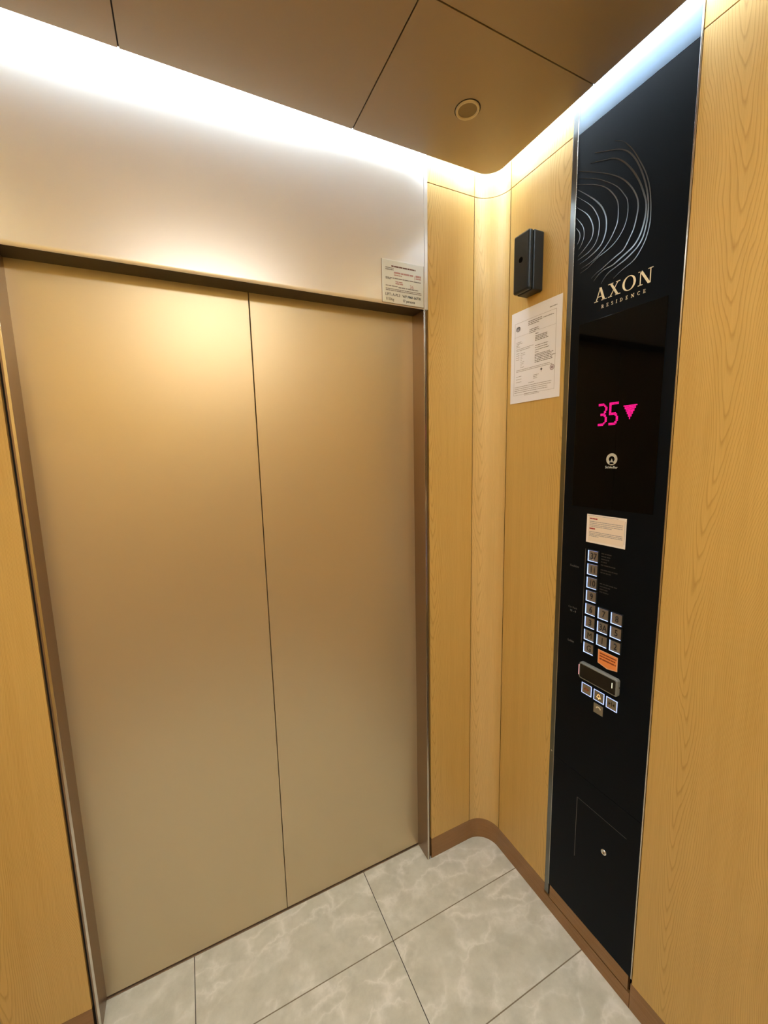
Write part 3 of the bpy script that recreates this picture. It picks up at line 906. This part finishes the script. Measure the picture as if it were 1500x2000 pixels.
# lower row: open, alarm, close (flat lit square outlines) and the unlit button below
def low_button(u, v, lit, name):
    o = MB(); pbox(o, RW, u - 0.0150, u + 0.0150, v - 0.0150, v + 0.0150, 0.0012, 0.0026, 0.0004)
    b = o.build(name, btn_mat, cp, origin=RW(u, v, 0.0022))
    if lit:
        m_ = MB()
        q = lambda h, n: [RW(u - h, v - h, n), RW(u + h, v - h, n), RW(u + h, v + h, n), RW(u - h, v + h, n)]
        m_.quadstrip([q(0.0151, 0.0016), q(0.0151, 0.0030), q(0.0168, 0.0030), q(0.0168, 0.0016)], close=True)
        m_.build('light_ring', ring_low, b)
    return b
b = low_button(cols[0], 0.9070, True, 'door_open_button')
m_ = MB()
cu_, cv_ = cols[0], 0.9070
for sg_ in (-1, 1):
    poly(m_, RW, [(cu_ + sg_ * 0.0090, cv_), (cu_ + sg_ * 0.0030, cv_ - 0.0050), (cu_ + sg_ * 0.0030, cv_ + 0.0050)], 0.0026, 0.0030)
pbox(m_, RW, cu_ - 0.0010, cu_ + 0.0010, cv_ - 0.0065, cv_ + 0.0065, 0.0026, 0.0030)
m_.build('open_symbol', ink_brown, b)
b = low_button(cols[1], 0.9062, True, 'alarm_button')
cu_, cv_ = cols[1], 0.9062
m_ = MB()
bell = [(-0.0072, -0.0045), (0.0072, -0.0045), (0.0072, -0.0030), (0.0050, -0.0012), (0.0046, 0.0030), (0.0030, 0.0058), (0.0010, 0.0068),
        (-0.0010, 0.0068), (-0.0030, 0.0058), (-0.0046, 0.0030), (-0.0050, -0.0012), (-0.0072, -0.0030)]
rows_ = []
for s0 in (1.0, 0.70):
    rows_.append([RW(cu_ + x * s0, cv_ + 0.0008 + (y - 0.0008) * s0, 0.0031) for x, y in bell])
m_.quadstrip(rows_, close=True)
disc(m_, RW, cu_, cv_ - 0.0068, 0.0017, 0.0026, 0.0031, 12)
m_.build('bell_symbol', bell_mat, b)
b = low_button(cols[2], 0.9050, True, 'door_close_button')
cu_, cv_ = cols[2], 0.9050
m_ = MB()
for sg_ in (-1, 1):
    poly(m_, RW, [(cu_ + sg_ * 0.0025, cv_), (cu_ + sg_ * 0.0090, cv_ - 0.0052), (cu_ + sg_ * 0.0090, cv_ + 0.0052)], 0.0026, 0.0030)
pbox(m_, RW, cu_ - 0.0009, cu_ + 0.0009, cv_ - 0.0065, cv_ + 0.0065, 0.0026, 0.0030)
m_.build('close_symbol', num_mat, b)
b = low_button(cols[1], 0.8655, False, 'phone_button')
cu_, cv_ = cols[1], 0.8655
m_ = MB()
ribbon(m_, RW, [(cu_ - 0.0065, cv_ + 0.0020), (cu_ - 0.0035, cv_ + 0.0060), (cu_ + 0.0005, cv_ + 0.0072), (cu_ + 0.0045, cv_ + 0.0060), (cu_ + 0.0075, cv_ + 0.0020)], 0.0034, 0.0026, 0.0030, taper=False)
m_.build('handset_symbol', gold_mat, b)

# service hatch outline and lock in the lower plate
mb = MB()
pbox(mb, RW, 0.4415, 0.4427, 0.315, 0.5300, N0, N1 + 0.0003)
pbox(mb, RW, 0.4415, 0.6050, 0.5292, 0.5300, N0, N1 - 0.0001)
mb.build('hatch_outline', frame_line, cp)
mb = MB()
cu_, cv_ = 0.5411, 0.4246
rows_ = []
for r, n in ((0.0001, 0.0035), (0.0030, 0.0035), (0.0032, 0.0050), (0.0075, 0.0050), (0.0085, 0.0040), (0.0088, 0.0015)):
    rows_.append([RW(cu_ + r * math.cos(2 * math.pi * k / 28), cv_ + r * math.sin(2 * math.pi * k / 28), n) for k in range(28)])
mb.quadstrip(rows_, close=True)
lk = tag(mb.build('hatch_lock', lock_mat, cp, smooth=True), 'small round chrome lock')
mb = MB(); pbox(mb, RW, cu_ - 0.0006, cu_ + 0.0006, cv_ - 0.0026, cv_ + 0.0026, 0.0034, 0.0040); mb.build('keyway', dark_gap, lk)

# ------------------------------------------------------------------ cream notice above the buttons
t = empty('notice_card', RW(0.4895, 1.361, 0.0015))
tag(t, 'small cream notice card with red headings above the call buttons', 'notice')
mb = MB(); pbox(mb, RW, 0.4302, 0.5492, 1.3610, 1.4438, 0.0027, 0.0036, 0.0003); mb.build('card_border', notice_edge, t)
for v_, u_ in ((1.40, 0.49),):
    mb = MB(); pbox(mb, RW, 0.4370, 0.5440, 1.3665, 1.4385, 0.0036, 0.0038); mb.build('card_face', notice_mat, t)
for a_, v_, h_, sd_ in ((0.4640, 1.4300, 0.0034, 3), (0.4580, 1.4010, 0.0040, 5)):
    mb = MB(); word_line(mb, RW, 0.4400, a_, v_, h_, 0.0038, 0.0040, sd_, dens=0.95); mb.build('red_heading', ink_red, t)
for k0, vv in ((0, (1.4225, 1.4175, 1.4125, 1.4082)), (4, (1.3925, 1.3880, 1.3840, 1.3800))):
    mb = MB()
    for k, v_ in enumerate(vv, k0):
        word_line(mb, RW, 0.4400, 0.5405 if k not in (3, 7) else 0.470 + 0.04 * (k == 3), v_, 0.0020, 0.0038, 0.0040, 11 + k, dens=0.86)
    mb.build('small_print', ink_light, t)
mb = MB(); pbox(mb, RW, 0.4330, 0.5260, 1.4398, 1.4404, 0.0036, 0.0039); pbox(mb, RW, 0.5455, 0.5460, 1.3720, 1.4360, 0.0036, 0.0039); mb.build('edge_line', ink_dark, t)

# ------------------------------------------------------------------ orange sticker above the card reader
t = empty('orange_sticker', RW(0.517, 1.003, 0.0015))
tag(t, 'orange arrow-shaped sticker with brown text above the card reader', 'sticker')
op = [(0.4872, 1.0100), (0.5172, 1.0028), (0.5478, 1.0090), (0.5474, 1.0505), (0.4868, 1.0512)]
mb = MB(); poly(mb, RW, op, 0.0016, 0.0024); mb.build('sticker_edge', orange_edge, t)
ctr = (0.5172, 1.0300)
oi = [(ctr[0] + (a - ctr[0]) * 0.93, ctr[1] + (b_ - ctr[1]) * 0.90) for a, b_ in op]
mb = MB(); poly(mb, RW, oi, 0.0024, 0.0026); mb.build('sticker_face', orange_mat, t)
mb = MB()
for k, (v_, a, b_) in enumerate(((1.0400, 0.4930, 0.5440), (1.0320, 0.4930, 0.5410), (1.0230, 0.4930, 0.5430))):
    word_line(mb, RW, a, b_, v_, 0.0036 + 0.0006 * (k == 2), 0.0026, 0.0028, 70 + k, dens=0.9)
mb.build('sticker_text', ink_brown, t)

# ------------------------------------------------------------------ card reader
t = empty('card_reader', RW(0.4965, 0.942, 0.0015))
tag(t, 'black horizontal card reader with a small lit slot below the orange sticker', 'card reader')
def rrect(u0, u1, v0, v1, r, n, k=6):
    out = []
    for cu, cv, a0 in ((u1 - r, v0 + r, -90), (u1 - r, v1 - r, 0), (u0 + r, v1 - r, 90), (u0 + r, v0 + r, 180)):
        for i in range(k + 1):
            a = math.radians(a0 + 90 * i / k)
            out.append(RW(cu + r * math.cos(a), cv + r * math.sin(a), n))
    return out
ru0, ru1, rv0, rv1 = 0.4345, 0.5580, 0.9395, 0.9915
mb = MB()
mb.quadstrip([rrect(ru0, ru1, rv0, rv1, 0.007, 0.0016), rrect(ru0, ru1, rv0, rv1, 0.007, 0.0105),
              rrect(ru0 + 0.0015, ru1 - 0.0015, rv0 + 0.0015, rv1 - 0.0015, 0.006, 0.0135),
              rrect(ru0 + 0.0045, ru1 - 0.0045, rv0 + 0.0045, rv1 - 0.0045, 0.004, 0.0140)], close=True)
mb.build('shell', reader_mat, t, smooth=False)
mb = MB()
vs_ = rrect(ru0 + 0.0046, ru1 - 0.0046, rv0 + 0.0046, rv1 - 0.0046, 0.004, 0.0125)
mb.prism(vs_, RW(0, 0, 0.0014) - RW(0, 0, 0)); mb.build('front_face', simple('reader_black_face', (0.004, 0.004, 0.004), 0.25), t)
mb = MB(); pbox(mb, RW, 0.5420, 0.5442, 0.9610, 0.9770, 0.0138, 0.0143); mb.build('status_light', led_white, t)
mb = MB(); pbox(mb, RW, 0.4325, 0.4344, 0.9480, 0.9800, 0.0020, 0.0120); mb.build('side_light', led_pink, t)
mb = MB(); pbox(mb, RW, 0.5578, 0.5592, 0.9660, 0.9700, 0.0040, 0.0070); mb.build('side_screw', lock_mat, t)

# ------------------------------------------------------------------ black box on the wood wall
t = empty('wall_box', RW(0.200, 2.120, 0))
tag(t, 'black plastic box with a small round hole, mounted above the certificate', 'wall box')
bu0, bu1, bv0, bv1, bd = 0.1660, 0.2335, 2.1200, 2.2920, 0.0600
mb = MB(); pbox(mb, RW, bu0, bu1, bv0, bv1, 0.0002, bd * 0.70, 0.004); mb.build('housing', black_body, t)
mb = MB(); pbox(mb, RW, bu0 + 0.0005, bu1 - 0.0005, bv0 + 0.0005, bv1 - 0.0005, bd * 0.715, bd, 0.0055); fc = mb.build('front_cover', black_body, t)
mb = MB(); disc(mb, RW, 0.1990, 2.2140, 0.0082, bd - 0.001, bd + 0.0004, 28); mb.build('round_hole', black_hole, t)

# ------------------------------------------------------------------ certificate
t = empty('certificate', RW(0.207, 1.791, 0))
tag(t, 'white A4 printed certificate fixed to the wood beside the control panel', 'certificate')
pu0, pu1, pv0, pv1 = 0.1022, 0.3122, 1.7915, 2.0885
rows_ = []
for i in range(13):
    f_ = i / 12
    u_ = pu0 + (pu1 - pu0) * f_
    bow = 0.0018 * math.sin(math.pi * f_) + 0.0006
    rows_.append((u_, bow))
mb = MB()
mb.quadstrip([[RW(u_, pv0, b_ + 0.0004), RW(u_, pv0 + 0.15, b_ + 0.0004), RW(u_, pv1, b_ + 0.0004), RW(u_, pv1, b_), RW(u_, pv0, b_)] for u_, b_ in rows_], close=True)
mb.build('sheet', paper_mat, t, smooth=False)
def bowat(u_):
    return 0.0018 * math.sin(math.pi * (u_ - pu0) / (pu1 - pu0)) + 0.0006 + 0.0004
def CW(u, v, n=0.0):
    return RW(u, v, bowat(u) + 0.0002 + n)
def pr(mb, u0, u1, v0, v1):
    k = max(1, int((u1 - u0) / 0.01))
    mb.quadstrip([[CW(u0 + (u1 - u0) * i / k, v0), CW(u0 + (u1 - u0) * i / k, v1), CW(u0 + (u1 - u0) * i / k, v1, 0.0002), CW(u0 + (u1 - u0) * i / k, v0, 0.0002)] for i in range(k + 1)], close=True)
mb = MB()
a0, a1, b0, b1 = pu0 + 0.017, pu1 - 0.020, pv0 + 0.026, pv1 - 0.036
pr(mb, a0, a1, b1 - 0.0007, b1); pr(mb, a0, a1, b0, b0 + 0.0007); pr(mb, a0, a0 + 0.0008, b0, b1); pr(mb, a1 - 0.0008, a1, b0, b1)
pr(mb, a0, a1, 2.0080, 2.0085)
mb.build('printed_border', ink_light, t)
rnd = random.Random(4)
def para(mb, u0, u1, vtop, n, h=0.0018, pitch=0.0042, seed=1, dens=0.8, ragged=0.0):
    r2 = random.Random(seed)
    for k in range(n):
        u = u0; e = u1 - r2.uniform(0, ragged)
        while u < e:
            L = min(h * r2.uniform(1.5, 5.0), e - u)
            if L > h * 0.4:
                pr(mb, u, u + L, vtop - k * pitch - h, vtop - k * pitch)
            u += L + h * (1 - dens) * r2.uniform(2.0, 4.0)
X = lambda f_: pu0 + (pu1 - pu0) * f_
Y = lambda f_: pv1 - (pv1 - pv0) * f_
mb = MB(); para(mb, X(0.78), X(0.91), Y(0.083), 1, 0.0020, seed=2); mb.build('text_block', ink_grey, t)
mb = MB(); para(mb, X(0.37), X(0.66), Y(0.145), 3, 0.0022, 0.0052, seed=3, ragged=0.02); mb.build('text_block', ink_grey, t)
mb = MB(); para(mb, X(0.66), X(0.86), Y(0.158), 1, 0.0020, seed=31); mb.build('text_block', ink_grey, t)
mb = MB(); para(mb, X(0.40), X(0.60), Y(0.235), 3, 0.0022, 0.0050, seed=4, ragged=0.02); mb.build('text_block', ink_grey, t)
mb = MB(); para(mb, X(0.52), X(0.58), Y(0.295), 1, 0.0024, seed=5); mb.build('text_block', ink_grey, t)
mb = MB(); para(mb, X(0.52), X(0.86), Y(0.320), 4, 0.0023, 0.0046, seed=6, ragged=0.03); mb.build('text_block', ink_grey, t)
mb = MB(); para(mb, X(0.52), X(0.82), Y(0.420), 5, 0.0018, 0.0068, seed=8, ragged=0.05); mb.build('text_block', ink_grey, t)
mb = MB(); para(mb, X(0.52), X(0.91), Y(0.525), 5, 0.0022, 0.0050, seed=9, ragged=0.02); mb.build('text_block', ink_grey, t)
mb = MB(); para(mb, X(0.12), X(0.26), Y(0.330), 4, 0.0017, 0.0050, seed=7, ragged=0.02); mb.build('text_block', ink_light, t)
mb = MB(); para(mb, X(0.12), X(0.50), Y(0.405), 2, 0.0016, 0.0050, seed=21, ragged=0.02); mb.build('text_block', ink_light, t)
mb = MB(); para(mb, X(0.12), X(0.19), Y(0.450), 4, 0.0016, 0.0068, seed=22); mb.build('text_block', ink_light, t)
mb = MB(); para(mb, X(0.22), X(0.32), Y(0.440), 10, 0.0015, 0.0056, seed=23, ragged=0.02); mb.build('text_block', ink_light, t)
mb = MB(); para(mb, X(0.13), X(0.88), Y(0.635), 2, 0.0017, 0.0048, seed=24, ragged=0.02); mb.build('text_block', ink_light, t)
mb = MB(); para(mb, X(0.13), X(0.30), Y(0.705), 3, 0.0016, 0.0090, seed=25, ragged=0.03); mb.build('text_block', ink_light, t)
mb = MB(); para(mb, X(0.50), X(0.72), Y(0.725), 3, 0.0017, 0.0050, seed=26, ragged=0.03); mb.build('text_block', ink_light, t)
mb = MB(); para(mb, X(0.40), X(0.52), Y(0.795), 1, 0.0017, seed=27); mb.build('text_block', ink_light, t)
mb = MB(); para(mb, X(0.10), X(0.86), Y(0.820), 4, 0.0019, 0.0060, seed=28, ragged=0.02); mb.build('text_block', ink_light, t)
mb = MB(); para(mb, X(0.32), X(0.64), Y(0.905), 2, 0.0015, 0.0048, seed=29, ragged=0.02); mb.build('text_block', ink_light, t)
mb = MB()
def cring(mb, u, v, ro, ri, seg=24, sx=1.0):
    rows = []
    for r, n in ((ri, 0.0), (ri, 0.0003), (ro, 0.0003), (ro, 0.0)):
        rows.append([CW(u + sx * r * math.cos(2 * math.pi * k / seg), v + r * math.sin(2 * math.pi * k / seg), n) for k in range(seg)])
    mb.quadstrip(rows, close=True)
eu, ev = X(0.155), Y(0.188)
cring(mb, eu, ev, 0.0078, 0.0062, sx=1.25)
for dx_ in (-0.0045, 0.0, 0.0045):
    pr(mb, eu + dx_ - 0.0011, eu + dx_ + 0.0011, ev - 0.0050 + abs(dx_) * 0.4, ev + 0.0050 - abs(dx_) * 0.4)
pr(mb, eu - 0.0055, eu + 0.0055, ev + 0.0024, ev + 0.0044)
mb.build('printed_emblem', ink_dark, t)
mb = MB(); cring(mb, X(0.855), Y(0.690), 0.0085, 0.0065); cring(mb, X(0.855), Y(0.690), 0.0045, 0.0010); mb.build('printed_seal', seal_mat, t)
mb = MB(); pr(mb, X(0.652), X(0.656), Y(0.71), Y(0.665)); pr(mb, X(0.635), X(0.675), Y(0.6855), Y(0.679)); pr(mb, X(0.645), X(0.665), Y(0.695), Y(0.674)); mb.build('signature', ink_dark, t)

# ------------------------------------------------------------------ rating plate on the header
t = empty('rating_plate', FW(1.022, 2.106, 0))
tag(t, 'small white lift rating plate fixed at the right end of the steel header', 'sign')
su0, su1, sv0, sv1 = 0.9470, 1.0985, 2.1060, 2.2335
mb = MB(); pbox(mb, FW, su0, su1, sv0, sv1, 0.0002, 0.0022, 0.0005); mb.build('plate', plate_mat, t)
mb = MB(); pbox(mb, FW, su0 - 0.0012, su0, sv0, sv1, 0.0001, 0.0014); pbox(mb, FW, su1, su1 + 0.0014, sv0, sv1, 0.0001, 0.0014); pbox(mb, FW, su0, su1, sv0 - 0.0010, sv0, 0.0001, 0.0014)
mb.build('plate_edge', jamb_mat, t)
S0, S1 = 0.0022, 0.0025
h_ = 0.0035
def sline(mb, fa, fb, fv, h, seed, dens=0.85):
    word_line(mb, FW, su0 + (su1 - su0) * fa, su0 + (su1 - su0) * fb, sv1 - (sv1 - sv0) * fv, h, S0, S1, seed, dens=dens)
mb = MB(); sline(mb, 0.22, 0.80, 0.155, 0.0040, 1, 0.9); mb.build('heading_print', simple('plate_heading', (0.14, 0.06, 0.05), 0.7), t)
def sl(name, mat, *specs):
    m2 = MB()
    for sp in specs:
        sline(m2, *sp)
    m2.build(name, mat, t)
sl('red_print', ink_rose, (0.28, 0.74, 0.300, 0.0048, 2, 0.9), (0.28, 0.46, 0.350, 0.0030, 4))
sl('red_print', ink_rose, (0.80, 0.93, 0.305, 0.0060, 3, 0.95), (0.80, 0.93, 0.350, 0.0036, 12, 0.95))
mb = MB(); pbox(mb, FW, su0 + 0.1170, su0 + 0.1182, 2.186, 2.198, S0, S1); mb.build('red_bar', ink_rose, t)
sl('red_print', ink_rose, (0.31, 0.49, 0.500, 0.0030, 5), (0.31, 0.50, 0.545, 0.0034, 6))
text_obj('plate_text', '36', FW, su0 + 0.0985, 2.1580, 0.0150, ink_rose, t, n=0.0027)
sl('fine_print', ink_grey, (0.08, 0.27, 0.195, 0.0022, 30), (0.08, 0.27, 0.235, 0.0026, 31))
sl('fine_print', ink_grey, (0.08, 0.93, 0.425, 0.0028, 32), (0.08, 0.20, 0.450, 0.0022, 33))
sl('fine_print', ink_grey, (0.08, 0.36, 0.610, 0.0024, 34), (0.38, 0.86, 0.625, 0.0030, 35))
sl('fine_print', ink_grey, (0.08, 0.94, 0.680, 0.0022, 36), (0.08, 0.94, 0.715, 0.0022, 37))
text_obj('plate_text', 'LIFT: A-PL3', FW, su0 + 0.0100, 2.1270, 0.0120, ink_dark, t, n=0.0027, xs=0.92)
text_obj('plate_text', 'WP PMA 66778', FW, su0 + 0.0720, 2.1270, 0.0112, ink_dark, t, n=0.0027, xs=0.92, bold=0.012)
text_obj('plate_text', '1150kg', FW, su0 + 0.0110, 2.1135, 0.0112, ink_dark, t, n=0.0027, xs=0.92)
text_obj('plate_text', '17 persons', FW, su0 + 0.0720, 2.1135, 0.0112, ink_dark, t, n=0.0027, xs=0.92, bold=0.012)

for o in SC.objects:
    if '_w' in o:
        del o['_w']
